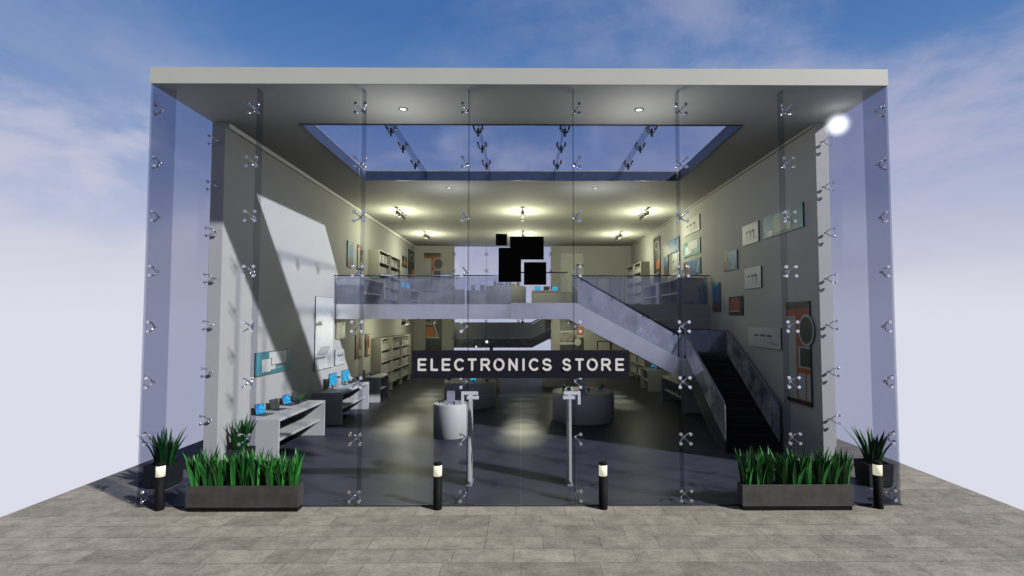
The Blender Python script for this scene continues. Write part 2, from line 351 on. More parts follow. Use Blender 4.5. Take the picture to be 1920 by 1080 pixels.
# glass fins behind each joint
for xx in (2, 4, 6, 8, 10, 12):
    z0 = .16 if xx not in (6, 8) else .12
    MB().prism([(.18, z0-.13), (.34, z0), (.38, z0+.08), (.38, H-.006), (.18, H-.006)], 'x', xx-.011, xx+.011, G_FIN).obj('glass_fin', glz)
for sx, xx in ((1, XO), (-1, XP)):
    f = MB(); a = xx+sx*.03; b_ = xx+sx*.30
    f.prism([(a, .03), (b_, .28), (b_-sx*.012, .293), (a-sx*.012, .043)], 'z', .03, H-.006, G_FIN); f.obj('glass_fin', glz)
MB().box(XO+.01, XP-.01, -.002, .025, .001, .012, DARKFR).obj('base_channel', glz)
# glass double door in the middle bay
for sx, xh in ((1, 6), (-1, 8)):
    dr = MB().box(min(xh+sx*.006, 7-sx*.004), max(xh+sx*.006, 7-sx*.004), gy0, gy1, .02, 1.955, G_FRONT).obj('door_leaf', glz)
    ft = MB()
    x0, x1 = sorted((xh-sx*.035, xh+sx*.22)); ft.box(x0, x1, -.012, .034, 1.975, 2.035, FIT)
    x0, x1 = sorted((xh-sx*.085, xh-sx*.035)); ft.box(x0, x1, -.012, .034, 1.80, 2.035, FIT)
    x0, x1 = sorted((xh-sx*.005+sx*.02, xh+sx*.235)); ft.box(x0, x1, -.012, .034, 1.895, 1.955, FIT)
    ft.obj('patch_fitting', dr, bevel=.004)
    lo = MB(); x0, x1 = sorted((xh+sx*.0, xh+sx*.17)); lo.box(x0, x1, -.01, .032, .014, .045, DARKD); lo.obj('pivot_fitting', dr)

# skylight fins + fittings (sub-parts of the skylight)
fs = None
for xx in (4, 6, 8, 10):
    MB().box(xx-.012, xx+.012, Y0+.05, Y1-.05, H-.02, H+.22, G_FIN).obj('glass_fin', skyl)
    for yy in (2.25, 3.45, 4.95):
        if fs is None:
            fs = MB()
            for sx in (-1, 1):
                for sy in (-1, 1):
                    fs.tube([(0, 0, -.16), (sx*.045, sy*.04, -.10), (sx*.10, sy*.08, -.02), (sx*.10, sy*.08, .03)], .013, DARKD, 7); fs.tube([(sx*.10, sy*.08, .0), (sx*.10, sy*.08, .05)], .026, DARKD, 10)
            fs.tube([(0, 0, -.20), (0, 0, -.02)], .028, DARKD, 10)
            fs = fs.obj('spider_fitting', skyl); fs.location = (xx, yy, H+.0)
        else:
            c = fs.copy(); COL.objects.link(c); c.parent = skyl; c.location = (xx, yy, H+.0)

# rear glazing
rw = thing('rear_window', 'frosted white three bay glass wall at the back of the store', 'window')
rp0 = None
for i in range(3): MB().box(2.8+i*1.966+.004, 2.8+(i+1)*1.966-.004, 22.2, 22.215, .02, H-.01, G_REAR).obj('pane', rw)
for i in range(4):
    for k in range(8):
        z = 7.23-k*1.02
        if rp0 is None:
            rp0 = MB()
            for sx in (-1, 1):
                for sz in (-1, 1):
                    rp0.tube([(0, -.12, 0), (sx*.11, -.05, sz*.10), (sx*.12, 0, sz*.11)], .014, DARKD, 6)
            rp0.tube([(0, -.14, 0), (0, -.06, 0)], .03, DARKD, 8)
            rp0 = rp0.obj('spider_fitting', rw); rp0.location = (2.8+i*1.966, 22.19, z)
        else:
            c = rp0.copy(); COL.objects.link(c); c.parent = rw; c.location = (2.8+i*1.966, 22.19, z)
for i in (1, 2): MB().box(2.8+i*1.966-.014, 2.8+i*1.966+.014, 22.22, 22.5, .02, H-.01, G_FIN).obj('glass_fin', rw)

# mezzanine
MZ, MU, MY = 3.84, 3.33, 8.80
mz = MB(); mz.box(XL+.001, XR-.001, MY, 22.1, MU, MZ, WALL); mez = mz.obj('mezzanine_floor', B)
MB().box(XL+.001, 8.70, MY-.014, MY-.002, MU-.003, MZ+.003, STEEL).obj('fascia', mez)
MB().box(6.66, 8.70, 6.92, MY-.014, MU, MZ, WALL).obj('mezzanine_bay', B)
MB().box(6.655, 8.46, 6.906, 6.918, MU-.003, MZ+.003, STEEL).obj('fascia', mez)
MB().box(11.7, XR-.002, MY-.10, MY-.016, 1.6, MU-.006, WALL).obj('wall', B)

# balustrades
def rail_run(par, p0, p1, zt0, zt1, zb0, zb1, y, side, m, every=2.0, rail=True, thick=.012):
    """glass panel along x at depth y with a round handrail held on small brackets"""
    x0, x1 = p0, p1
    MB().prism([(x0, zb0), (x1, zb1), (x1, zt1-.05), (x0, zt0-.05)], 'y', y, y+thick, m).obj('glass_panel', par)
    h = MB().tube([(x0-.02, y+side, zt0), (x1+.02, y+side, zt1)], .024, RAILM, 12).obj('handrail', par)
    n = max(1, round((x1-x0)/every))
    for i in range(n+1):
        f = (.12+(x1-x0-.24)*i/n)/(x1-x0); xx = x0+(x1-x0)*f; zz = zt0+(zt1-zt0)*f
        MB().tube([(xx, y+side, zz-.02), (xx, y+side, zz-.07), (xx, y, zz-.11)], .011, RAILM, 7).obj('bracket', par)
bl = thing('mezzanine_balustrade', 'glass balustrade with dark blue handrail along the upper floor edge', 'balustrade')
for a, b_ in ((XL+.03, 2.55), (2.57, 4.58), (4.60, 6.63)): rail_run(bl, a, b_, 4.85, 4.85, MZ+.005, MZ+.005, MY+.005, -.05, G_RAIL)
for a, b_ in ((8.74, 10.6), (10.62, 12.2), (12.22, XR-.04)): rail_run(bl, a, b_, 4.85, 4.85, MZ+.005, MZ+.005, MY+.005, -.05, G_RAIL)
b2 = thing('bay_balustrade', 'short glass balustrade with blue handrail around the projecting upper landing behind the black logo', 'balustrade')
rail_run(b2, 6.69, 8.42, 4.80, 4.80, MZ+.005, MZ+.005, 6.925, -.05, G_REAR)

# staircase -------------------------------------------------------------
ST = thing('staircase', 'glass sided staircase with steel stringers turning down from the upper floor on the right', 'staircase')
xa, xb, ya, yb, zl = 8.68, 11.93, 6.92, MY-.12, 2.08
st = MB(); n1 = 10; run = (xb-xa)/n1; rise = (MZ-zl)/(n1+1)
pts = [(xa, MZ-.002)]
z = MZ
for i in range(n1):
    z -= rise; pts += [(xa+i*run, z), (xa+(i+1)*run, z)]
pts += [(xb, zl-.3), (xa, MZ-.46)]
st.prism(pts[1:], 'y', ya+.02, yb, STEP); st.obj('upper_flight', ST)
sg = MB(); sg.prism([(8.45, MZ+.004), (8.70, MZ+.004), (11.93, 2.14), (12.13, 2.10), (12.13, 1.42), (11.9, 1.52), (8.46, MU)], 'y', ya-.016, ya+.016, STEEL); sg.obj('stringer', ST)
MB().prism([(8.72, MZ-.02), (11.93, 2.12), (11.93, 1.52), (8.6, MU+.01)], 'y', yb+.002, yb+.03, STEEL).obj('stringer', ST)
MB().box(xb+.0, XR-.004, ya+.02, yb+.07, zl-.28, zl, STEP).obj('landing', ST)
# lower flight comes forward
xs0, xs1 = 12.11, 13.46; yf = 3.66; n2 = 11; run2 = (ya-yf)/n2; rise2 = zl/(n2+1)
pts = []; z = zl
yy = ya+.02
for i in range(n2):
    z -= rise2; pts += [(ya-i*run2 if i else yy, z), (ya-(i+1)*run2, z)]
pts += [(yf, .004), (yf+.45, .004), (yy, zl-.5)]
MB().prism(pts, 'x', xs0+.03, xs1-.0, STEP).obj('lower_flight', ST)
for xx in (xs0, xs1): MB().prism([(yf-.02, .004), (yf-.02, .27), (ya+.0, 2.20), (ya, 1.60), (yf+.62, .004)], 'x', xx, xx+.028, mat('dark_stringer', (.10, .105, .12), .22, .8, var=.1)).obj('stringer', ST)
for xx in (xs0, xs1):
    MB().prism([(yf+.02, .285), (yf+.02, 1.17), (ya-.02, 2.88), (ya-.02, 2.215)], 'x', xx+.008, xx+.02, G_STAIR).obj('glass_panel', ST)
    MB().tube([(xx+.014, yf-.02, 1.20), (xx+.014, yf+.02, 1.25), (xx+.014, ya, 2.95)], .025, RAILM, 12).obj('handrail', ST)
    MB().box(xx+.002, xx+.026, yf-.006, yf+.018, .28, 1.2, STEEL).obj('end_post', ST)
    for f in (.08, .5, .93):
        yy_ = yf+(ya-yf)*f; zz = 1.22+(2.93-1.22)*f; MB().tube([(xx+.014, yy_, zz), (xx+.014, yy_, zz-.09)], .013, RAILM, 7).obj('bracket', ST)
rail_run(ST, 8.75, 11.90, 4.68, 2.86, MZ-.02, 2.16, ya-.03, -.04, G_STAIR2, every=1.0)
MB().box(11.94, 12.10, ya-.03, ya-.018, 2.12, 2.84, G_STAIR).obj('glass_panel', ST)
MB().tube([(11.93, ya-.06, 2.92), (12.12, ya-.02, 2.93)], .024, RAILM, 10).obj('handrail', ST)
MB().tube([(12.0, yb+.02, 2.97), (XR-.16, yb+.02, 2.97), (XR-.15, ya, 2.95)], .022, RAILM, 10).obj('handrail', ST)
MB().box(12.0, XR-.15, yb-.01, yb+.0, zl+.01, 2.93, G_RAIL).obj('glass_panel', ST)
MB().box(XR-.156, XR-.144, ya+.02, yb-.03, zl+.01, 2.93, G_RAIL).obj('glass_panel', ST)

# stair reflection in the back glass, built as a solid ramp behind it ------------------------------------------------
RR = thing('rear_stair_reflection', 'dark stair reflection built as a solid band and panel climbing right behind the back window', 'reflection')
MB().prism([(1.6, 1.50), (7.55, 1.50), (9.8, 2.63), (9.8, 3.22), (7.55, 2.09), (1.6, 2.09)], 'y', 23.0, 24.2, mat('black_granite', (.012, .013, .017), .25, var=.9, scale=3, col2=(.045, .048, .055))).obj('reflected_band', RR)
MB().prism([(1.6, 2.10), (7.55, 2.10), (9.8, 3.23), (9.8, 4.12), (7.55, 2.98), (1.6, 2.98)], 'y', 23.02, 23.05, mat('grey_panel', (.17, .17, .22), .4, var=.04)).obj('reflected_panel', RR)
MB().tube([(1.6, 22.98, 3.03), (7.5, 22.98, 3.03), (9.8, 22.98, 4.19)], .045, BLACK, 8).obj('handrail', RR)
for xx in (2.4, 5.0, 9.2): MB().box(xx-.1, xx+.1, 23.5, 23.7, -.02, 1.50 if xx < 9 else 2.3, BLACK).obj('post', RR)
for xx, zz, lab in ((4.75, 1.87, 'larger bright round lamp on the black reflected band behind the window'), (4.1, 1.57, 'smaller bright round lamp low on the black reflected band behind the window')):
    MB().lathe((xx, 22.985, zz), [(.06 if zz > 1.7 else .035, -.02), (.09 if zz > 1.7 else .05, 0), (.06 if zz > 1.7 else .035, .012)], mat('rear_lamp_glow', (.9, .9, .9), .4, emit=(1, 1, .95), es=1.1), 16, 'y').obj('rear_lamp', None, label=lab, category='lamp')

# ================================================================ SIGN, LOGO
SG = thing('shop_sign', 'dark rectangular sign reading ELECTRONICS STORE above the glass door', 'sign', (0, 0, 0))
MB().box(5.03, 8.965, -.075, -.012, 2.285, 2.785, SIGNM).obj('board', SG)
def arc(cx, cz, rx, rz, a0, a1, n=14): return [(cx+rx*math.cos(R(a0+(a1-a0)*i/n)), cz+rz*math.sin(R(a0+(a1-a0)*i/n))) for i in range(n+1)]
GL = {  # strokes in a unit box, monoline with round ends
 'E': [[(1, 1), (0, 1), (0, 0), (1, 0)], [(0, .5), (.9, .5)]], 'L': [[(0, 1), (0, 0), (1, 0)]], 'T': [[(0, 1), (1, 1)], [(.5, 1), (.5, 0)]],
 'I': [[(.5, 1), (.5, 0)]], 'N': [[(0, 0), (0, 1), (1, 0), (1, 1)]], 'O': [arc(.5, .5, .5, .5, 90, 450, 32)],
 'C': [arc(.54, .5, .54, .5, 48, 312, 24)], 'R': [[(0, 0), (0, 1), (.58, 1)]+arc(.62, .74, .34, .26, 90, -90, 10)[1:]+[(0, .48)], [(.55, .48), (1, 0)]],
 'S': [arc(.5, .755, .44, .245, 25, 270, 14)[:-1]+arc(.5, .25, .48, .25, 88, -158, 14)]}
LX = [('E', 160, 217), ('L', 243, 292), ('E', 315, 372), ('C', 395, 462), ('T', 482, 540), ('R', 565, 628), ('O', 648, 720), ('N', 745, 805), ('I', 835, 850), ('C', 876, 943), ('S', 962, 1025), ('S', 1092, 1150), ('T', 1176, 1232), ('O', 1250, 1322), ('R', 1344, 1408), ('E', 1436, 1493)]
for ch, a, b_ in LX:
    r_ = .0205; x0 = 5.135+(a-160)/1333*3.737+r_; x1 = 5.135+(b_-160)/1333*3.737-r_; z0, z1 = 2.416+r_, 2.642-r_
    g = MB()
    for st_ in GL[ch]:
        P = [(x0+(x1-x0)*u, z0+(z1-z0)*w) for u, w in st_]
        for (ax, az_), (bx, bz_) in zip(P[:-1], P[1:]):
            d = Vector((bx-ax, bz_-az_)); L_ = d.length; an = math.atan2(d.y, d.x)
            o = [(bx+r_*math.cos(an+t), bz_+r_*math.sin(an+t)) for t in [R(-90+22.5*k) for k in range(9)]]+[(ax+r_*math.cos(an+t), az_+r_*math.sin(an+t)) for t in [R(90+22.5*k) for k in range(9)]]
            yy = -.081-len(g.m)*.00003; g.prism(o, 'y', yy, -.0755, LETTER)
    g.obj('letter', SG)

LG = thing('logo_emblem', 'black emblem of stepped squares on the glass above the shop sign', 'emblem')
for p in ([(6.54, 4.705), (6.745, 4.705), (6.745, 4.915), (6.54, 4.915)], [(6.59, 4.03), (7.005, 4.03), (7.005, 4.445), (7.42, 4.445), (7.42, 4.865), (6.80, 4.865), (6.80, 4.66), (6.59, 4.66)], [(7.055, 3.98), (7.465, 3.98), (7.465, 4.395), (7.055, 4.395)]):
    MB().prism(p, 'y', -.05, -.012, BLACKP).obj('square', LG)

# ================================================================ POSTERS
C_ = lambda n, c, **k: mat(n, c, k.pop('rough', .45), var=k.pop('var', .05), **k)
pW = C_('print_white', (.62, .64, .60)); pG = C_('print_grey', (.42, .45, .43)); pT = C_('print_teal', (.06, .27, .31), var=.35, scale=1.5)
pK = C_('print_black', (.018, .018, .022)); pO = C_('print_orange', (.32, .085, .025), var=.35, scale=2); pB = C_('print_blue', (.015, .13, .30), var=.4, scale=3)
pN = C_('print_brown', (.10, .055, .045), var=.5, scale=4); pGr = C_('print_green', (.02, .09, .03), var=.4, scale=30); pS = C_('print_skin', (.22, .12, .09), var=.3, scale=5)
pBr = C_('print_bright_orange', (.62, .2, .05), var=.2); pC = C_('print_cream', (.55, .54, .42)); pD = C_('print_dark_grey', (.05, .055, .06), var=.4, scale=3)
def ell(cx, cy, rx, ry, n=28): return [(cx+rx*math.cos(2*math.pi*i/n), cy+ry*math.sin(2*math.pi*i/n)) for i in range(n)]
def rc(a, b, c, d): return [(a, b), (c, b), (c, d), (a, d)]
def pots(n, x0, dx, y, s=1):
    r = []
    for i in range(n):
        x = x0+i*dx; r.append((rc(x-.05*s, y-.30*s, x+.05*s, y), pG)); r.append((rc(x-.037*s, y-.295*s, x+.05*s, y-.005), pW))
        r.append(([(x-.055*s, y), (x-.08*s, y+.09*s), (x-.03*s, y+.05*s), (x-.01*s, y+.13*s), (x+.02*s, y+.05*s), (x+.08*s, y+.10*s), (x+.055*s, y)], pGr))
    return r
DES = {
 'plants': (pW, pots(3, .28, .2, .55)+[(rc(.75, .2, .92, .215), pG), (rc(.75, .25, .88, .262), pG)]),
 'oneplant': (pW, [(rc(.70, .30, .97, .66), pG), (rc(.72, .30, .97, .655), pW), ([(.66, .66), (.72, .70), (.68, .71), (.78, .72), (.84, .71), (.99, .70), (.99, .665)], pGr)]),
 'teal': (pT, [(rc(.36, .36, .88, .93), pK), (rc(.35, .39, .86, .95), pW), (rc(.17, .10, .42, .70), pK), (rc(.16, .12, .40, .68), pW), (rc(.40, .18, .52, .36), pW), (rc(.55, .20, .86, .24), pG), (rc(.86, .9, 1, 1), pT)]),
 'teal2': (pT, [(rc(.28, .1, .74, .86), pK), (rc(.29, .13, .72, .90), pG), (rc(.10, .03, .29, .33), pK), (rc(.11, .05, .27, .31), pW)]),
 'hand': (pB, [([(0, 0), (.5, 0), (.42, .5), (.2, 1), (0, 1)], pN), ([(.10, .5), (.2, .85), (.26, .88), (.44, .34), (.38, .28), (.26, .55), (.2, .5)], pS), ([(.5, .25), (.78, .15), (.92, .8), (.66, .95)], pB), ([(.78, .15), (.82, .14), (.96, .8), (.92, .81)], pW)]),
 'tallblue': (pB, [([(0, 0), (1, 0), (1, .18), (.5, .42), (0, .3)], pN), ([(.15, 0), (.3, 0), (.4, .3), (.2, .25)], pS), ([(0, .8), (1, .92), (1, 1), (0, 1)], pT)]),
 'headset': (pO, [(rc(0, .93, 1, 1), pK), (rc(0, .04, .43, .86), pG), (ell(.86, .72, .31, .155), pG), (ell(.86, .72, .26, .13), pK), (rc(.52, .35, 1, .56), pG), (rc(.60, .37, 1, .545), pK), (rc(.5, .05, .80, .30), pG), (rc(.85, .05, 1, .30), pG), (rc(0, 0, 1, .035), pK)]),
 'orange': (pK, [([(.12, .25), (.78, .25), (.78, .8), (.6, .95), (.3, .92), (.12, .75)], pO), (rc(.08, .18, .78, .24), pG), (rc(.82, .4, 1, .7), pD)]),
 'smallorange': (pK, [([(.2, .25), (.8, .25), (.85, .6), (.5, .72), (.2, .6)], pBr), ([(.3, .75), (.7, .78), (.6, .92)], pC), (rc(.15, .12, .85, .18), pGr)]),
 'talldark': (pK, [([(.35, .3), (.9, .3), (1, .42), (1, .55), (.5, .5)], pBr), (ell(.5, .82, .36, .10), pG), (ell(.5, .815, .27, .075), pK), ([(.1, .16), (.9, .22), (.9, .25), (.1, .2)], pG)]),
 'tallwhite': (pW, [(rc(.03, .42, .28, .605), pG), (rc(.05, .425, .27, .60), pW), ([(.0, .605), (.02, .645), (.12, .64), (.2, .67), (.22, .655), (.34, .675), (.28, .645), (.38, .635), (.3, .605)], pGr), ([(.10, .21), (.62, .20), (.82, .305), (.36, .31)], pD), ([(.12, .215), (.60, .207), (.79, .30), (.37, .304)], pG), (rc(.02, .155, .55, .18), pD), (rc(.02, .165, .5, .175), pG)]),
 'collage': (pD, [([(0, .0), (.45, 0), (.35, .95), (.1, 1), (0, 1)], pN), (rc(.5, .08, .98, .96), pBr), (rc(.56, .5, .82, .9), pK), (rc(.55, .1, .86, .36), pC), (rc(.62, .4, .92, .47), pK)]),
 'bottles': (pD, [([(.0, .52), (.62, .52), (.42, .80), (.0, .80)], pBr), ([(.0, .495), (.85, .49), (.84, .53), (.0, .53)], pC), ([(.66, .53), (.80, .53), (.50, .95), (.40, .95)], pG), (rc(0, .84, .1, .93), pC), (rc(.14, .84, .24, .93), pC), (rc(.28, .84, .40, .93), pC), (rc(.44, .84, .56, .94), pC)]),
 'pilot': (pD, [([(0, .66), (.95, .69), (.97, .72), (0, .70)], pC), ([(0, .42), (.50, .44), (.9, .68), (0, .66)], C_('print_taupe', (.25, .22, .20), var=.6, scale=3)), ([(0, .35), (.72, .36), (.7, .41), (0, .42)], pW), (rc(.73, .60, 1, .86), pBr), (rc(.70, .53, 1, .60), pC), (ell(.75, .42, .14, .095), pW), ([(0, .9), (.9, .9), (1, 1), (0, 1)], pK)]),
}
def poster(label, des, wall, a, b, z0, z1, group=None):
    """wall 'L'/'R': a..b run along y as seen left to right; 'B' (back wall): along x"""
    base, shp = DES[des]; o = MB(); w = b-a; h = z1-z0
    T = {'L': lambda u, v, d: (XL+.004+d, a+u*w, z0+v*h), 'R': lambda u, v, d: (XR-.004-d, a+u*w, z0+v*h), 'B': lambda u, v, d: (a+u*w, 22.096-d, z0+v*h)}[wall]
    def slab(p, d0, d1, m):
        n = len(p); vs = [T(u, v, d0) for u, v in p]+[T(u, v, d1) for u, v in p]
        o.add(vs, [tuple(range(n)), tuple(range(2*n-1, n-1, -1))]+[(i, n+i, n+(i+1) % n, (i+1) % n) for i in range(n)], m)
    slab(rc(0, 0, 1, 1), 0, .028, DARKFR if wall != 'B' else pD); slab(rc(.004, .004, .996, .996), .0285, .032, base)
    for i, (p, m) in enumerate(shp): slab(p, .0325, .0345+i*.0012, m)
    r = o.obj('wall_poster', None, label=label, category='poster')
    if group: r['group'] = group
    return r
poster('teal poster with two white rectangles low on the sunlit left wall', 'teal', 'L', 3.44, 5.41, 1.91, 2.50)
poster('tall white poster of a potted plant and a tablet on the sunlit left wall', 'tallwhite', 'L', 7.12, 8.66, 1.67, 4.06)
poster('small white poster of three plants above the monitors on the left wall', 'plants', 'L', 8.92, 9.91, 1.68, 2.24)
poster('small blue hand poster just under the upper floor on the left wall', 'hand', 'L', 8.97, 9.92, 2.61, 3.22)
poster('brown and orange collage poster on the left wall before the tall shelf', 'collage', 'L', 11.15, 11.85, 1.73, 2.71)
poster('narrow orange and cream collage poster nearest the tall lower shelf on the left wall', 'collage', 'L', 12.4, 13.0, 1.72, 2.69)
poster('tall blue poster above the upper balustrade on the left wall', 'tallblue', 'L', 10.02, 10.69, 5.29, 6.28)
poster('narrow orange poster beside the tall blue one upstairs on the left wall', 'headset', 'L', 11.22, 11.79, 5.32, 6.30)
poster('small dark poster with orange shape beyond the upper left shelf', 'smallorange', 'L', 18.93, 19.98, 6.16, 6.77)
poster('tall black poster in the far corner of the upper left wall', 'talldark', 'L', 20.4, 21.95, 5.0, 7.32)
poster('tall orange poster with black disc on the upper back wall', 'headset', 'B', 1.0, 2.0, 4.9, 7.30)
poster('tall dark poster with orange slab on the lower back wall', 'bottles', 'B', 1.13, 2.11, 1.0, 3.28)
poster('dark poster with white oval and orange patch on the lower back wall', 'pilot', 'B', 9.24, 10.68, .9, 3.28)
pp = poster('tall pale poster with one dark plant on the upper back wall', 'oneplant', 'B', 9.28, 10.68, 4.9, 7.30)
poster('white plant poster topmost in the far stack on the right wall', 'plants', 'R', 11.56, 9.62, 6.64, 7.23)
poster('pale teal poster with white rectangles, middle of the far stack on the right wall', 'teal', 'R', 11.67, 9.61, 5.79, 6.37)
poster('blue hand poster lowest in the far stack on the right wall', 'hand', 'R', 11.64, 9.60, 5.01, 5.61)
poster('white poster with plants and tablet high in the middle of the right wall', 'plants', 'R', 5.87, 4.81, 5.50, 6.08)
poster('large dark teal poster with grey rectangle highest near the front of the right wall', 'teal2', 'R', 4.50, 2.48, 5.50, 6.09)
poster('blue hand poster alone in the middle of the right wall', 'hand', 'R', 7.39, 6.29, 4.87, 5.46)
poster('faint white poster of three plants below the high middle one on the right wall', 'plants', 'R', 5.78, 4.70, 4.21, 4.81)
poster('narrow tall blue poster beside the end of the upper floor on the right wall', 'tallblue', 'R', 8.41, 7.75, 3.58, 4.56)
poster('square black poster with orange centre on the right wall above the stairs', 'orange', 'R', 6.99, 5.95, 3.45, 4.03)
poster('very tall orange poster with black headphones disc at the front of the right wall', 'headset', 'R', 3.38, 2.31, 1.35, 3.76)
poster('wide grey poster of three plants low above the stair handrail', 'plants', 'R', 5.60, 3.67, 2.56, 3.11)
poster('tall dark poster with orange centre upstairs beside the right shelf', 'talldark', 'R', 16.51, 15.29, 5.05, 7.32)
poster('bright blue poster of a hand on the upper right wall beyond the stack of three', 'hand', 'R', 14.67, 12.17, 6.20, 6.81)
poster('narrow blue poster under the bright hand poster, farther one', 'tallblue', 'R', 14.62, 13.91, 5.29, 6.29)
poster('narrow cream and blue poster under the bright hand poster, nearer one', 'tallwhite', 'R', 13.23, 12.20, 5.20, 6.16)

# doors in the back wall
def back_door(z0, label):
    t = thing('service_door', label, 'door', (11.9, 22.09, z0))
    f = MB(); f.box(-.42, -.36, -.05, 0, 0, 1.96, DARKFR); f.box(.36, .42, -.05, 0, 0, 1.96, DARKFR); f.box(-.36, .36, -.05, 0, 1.90, 1.96, DARKFR); f.obj('frame', t)
    MB().box(-.358, .358, -.03, -.005, .01, 1.898, SHELFM).obj('leaf', t); MB().tube([(.27, -.06, .95), (.27, -.06, 1.1)], .012, CHROME, 8).obj('handle', t)
back_door(.002, 'dark framed door in the lower back wall'); back_door(MZ+.002, 'dark framed door in the upper back wall behind the balustrade')

# ================================================================ FURNITURE
def desk(L_, label, loc, rz, group='white display desks along the walls'):
    """runs along +y from the origin, .93 deep in +x (wall at x=0), top at 1.0"""
    t = thing('display_desk', label, 'desk', loc, rz, group); D = .93
    MB().box(0, D-.03, .06, L_-.06, .93, .999, WHITE).obj('desk_top', t, bevel=.004)
    for y0 in (0, L_-.058): MB().box(0, D, y0, y0+.058, .002, 1.0, WHITE).obj('side_panel', t, bevel=.004)
    MB().box(.04, D-.12, .06, L_-.06, .42, .48, WHITE).obj('shelf', t, bevel=.004)
    return t
desk(2.86, 'white display desk nearest the entrance along the sunlit left wall', (XL+.008, 2.80, 0), 0)
desk(2.85, 'white display desk carrying two monitors, second along the left wall', (XL+.008, 7.08, 0), 0)
desk(1.45, 'short white display desk before the tall shelf on the left wall', (XL+.008, 11.40, 0), 0)
desk(2.85, 'white desk standing upstairs behind the left end of the balustrade', (XL+.008, 9.05, MZ), 0)
desk(2.85, 'white desk under the staircase along the right wall', (XR-.008, 11.95, 0), math.pi)
desk(1.45, 'short white desk beyond the staircase on the right wall', (XR-.008, 15.65, 0), math.pi)
desk(2.85, 'white desk upstairs at the right end of the balustrade', (XR-.008, 12.25, MZ), math.pi)
desk(2.85, 'white desk upstairs between the right shelf and the nearer desk', (XR-.008, 15.30, MZ), math.pi)

# cards standing in shelves
def shelf_unit(bays, label, loc, rz, cards_group):
    t = thing('tall_shelf', label, 'shelf', loc, rz); D = .46; w = 1.95; Hh = 2.46; L_ = bays*w
    for i in range(bays+1): MB().box(0, D, i*w-.035+(.035 if i == 0 else 0)-(.035 if i == bays else 0), i*w+.035+(.035 if i == 0 else 0)-(.035 if i == bays else 0), .002, Hh, SHELFM).obj('side_panel', t)
    MB().box(.0, .02, .07, L_-.07, .3, Hh-.03, SHELFM).obj('back_panel', t)
    lv = [.34, .88, 1.40, 1.92, Hh-.04]
    for i in range(bays):
        for z in lv: MB().box(.021, D-.01, i*w+.071, (i+1)*w-.071, z, z+.04, SHELFM).obj('shelf_board', t)
    M = Matrix.Translation(loc) @ Matrix.Rotation(rz, 4, 'Z')
    for i in range(bays):
        for k, z in enumerate(lv[:-1]):
            y = i*w+.12+random.random()*.1
            q = 0
            while y < (i+1)*w-.45 and q < 3:
                wd = random.uniform(.34, .46); hh = random.uniform(.30, .38)
                p = M @ Vector((.12, y, z+.041))
                product(p, rz, wd, hh, cards_group, k)
                y += wd+random.uniform(.03, .16); q += 1
    return t
PR = {}
def product(p, rz, wd, hh, group, k):
    key = (round(wd*20), k)
    if key not in PR:
        wd = key[0]/20; hh = .34; b = MB()
        b.box(0, .26, 0, wd, 0, hh, WHITE)
        c = [pGr, pS, pG, pT][k]
        if k == 1: b.box(.2605, .263, wd*.35, wd*.65, hh*.3, hh*.7, C_('print_pink', (.5, .25, .25)))
        elif k == 0: b.box(.2605, .263, wd*.1, wd*.9, hh*.72, hh*.95, pT)
        elif k == 3: 
            for i in range(5): b.box(.2605, .263, wd*(.1+.17*i), wd*(.18+.17*i), hh*.65, hh*.95, pK)
        else: b.box(.2605, .263, wd*.1, wd*.9, hh*.05, hh*.12, pPk)
        o = b.obj('product_box', None, category='box'); PR[key] = o
    else:
        o = PR[key].copy(); COL.objects.link(o)
    o.location = p; o.rotation_euler = (0, 0, rz); o['group'] = group; o['label'] = group.replace('boxes', 'box')
pPk = C_('print_plum', (.16, .05, .06))
shelf_unit(3, 'tall cream shelf full of white boxes on the lower left wall', (XL+.006, 13.3, 0), 0, 'white product boxes in the tall lower shelf on the left wall')
shelf_unit(2, 'tall cream shelf of white boxes upstairs on the left wall', (XL+.006, 12.75, MZ), 0, 'white product boxes in the upstairs shelf on the left wall')
shelf_unit(2, 'tall cream shelf of white boxes upstairs on the right wall', (XR-.006, 21.4, MZ), math.pi, 'white product boxes in the upstairs shelf on the right wall')
shelf_unit(2, 'tall cream shelf of white boxes downstairs behind the stairs on the right wall', (XR-.006, 20.8, 0), math.pi, 'white product boxes in the lower shelf on the right wall')

def drum(cx, cyy, z0, r, h, label):
    return MB().lathe((cx, cyy, z0), [(r-.012, .002), (r, .014), (r, h-.02), (r-.006, h-.006), (r-.02, h)], WHITE, 72).obj('round_counter', None, label=label, category='counter', group='round white display counters')
drum(4.97, 5.52, 0, .49, .94, 'small round white counter near the door, half in sun')
drum(4.98, 10.8, 0, 1.0, .94, 'wide round counter behind the small one on the left')
drum(9.03, 7.97, 0, 1.02, .94, 'wide round counter in shadow right of the door')
drum(8.95, 16.6, 0, 1.0, .94, 'wide round counter far back right of the centre aisle')
drum(4.90, 14.9, 0, 1.05, .94, 'wide round counter far back on the left, mostly hidden')
drum(6.22, 14.6, MZ, .93, .97, 'round white counter upstairs in the middle carrying coloured cases')
def counter(x0, x1, y0, y1, label):
    t = thing('front_counter', label, 'counter', ((x0+x1)/2, y0, MZ)); w = (x1-x0)/2; dd = y1-y0
    MB().box(-w, w, 0, dd, .93, .995, WHITE).obj('desk_top', t); MB().box(-w+.05, w-.05, .03, dd-.03, .002, .929, WHITE).obj('cabinet', t)
    for sx in (-1, 1):
        a, b = sorted((sx*w, sx*(w-.048))); MB().box(a, b, .0, dd, .002, .928, WHITE).obj('side_panel', t)
counter(7.48, 9.02, 18.4, 19.2, 'pale counter upstairs with blue screens right of the round one')
counter(3.98, 5.5, 18.4, 19.2, 'pale counter upstairs left of the round one, with grey devices')
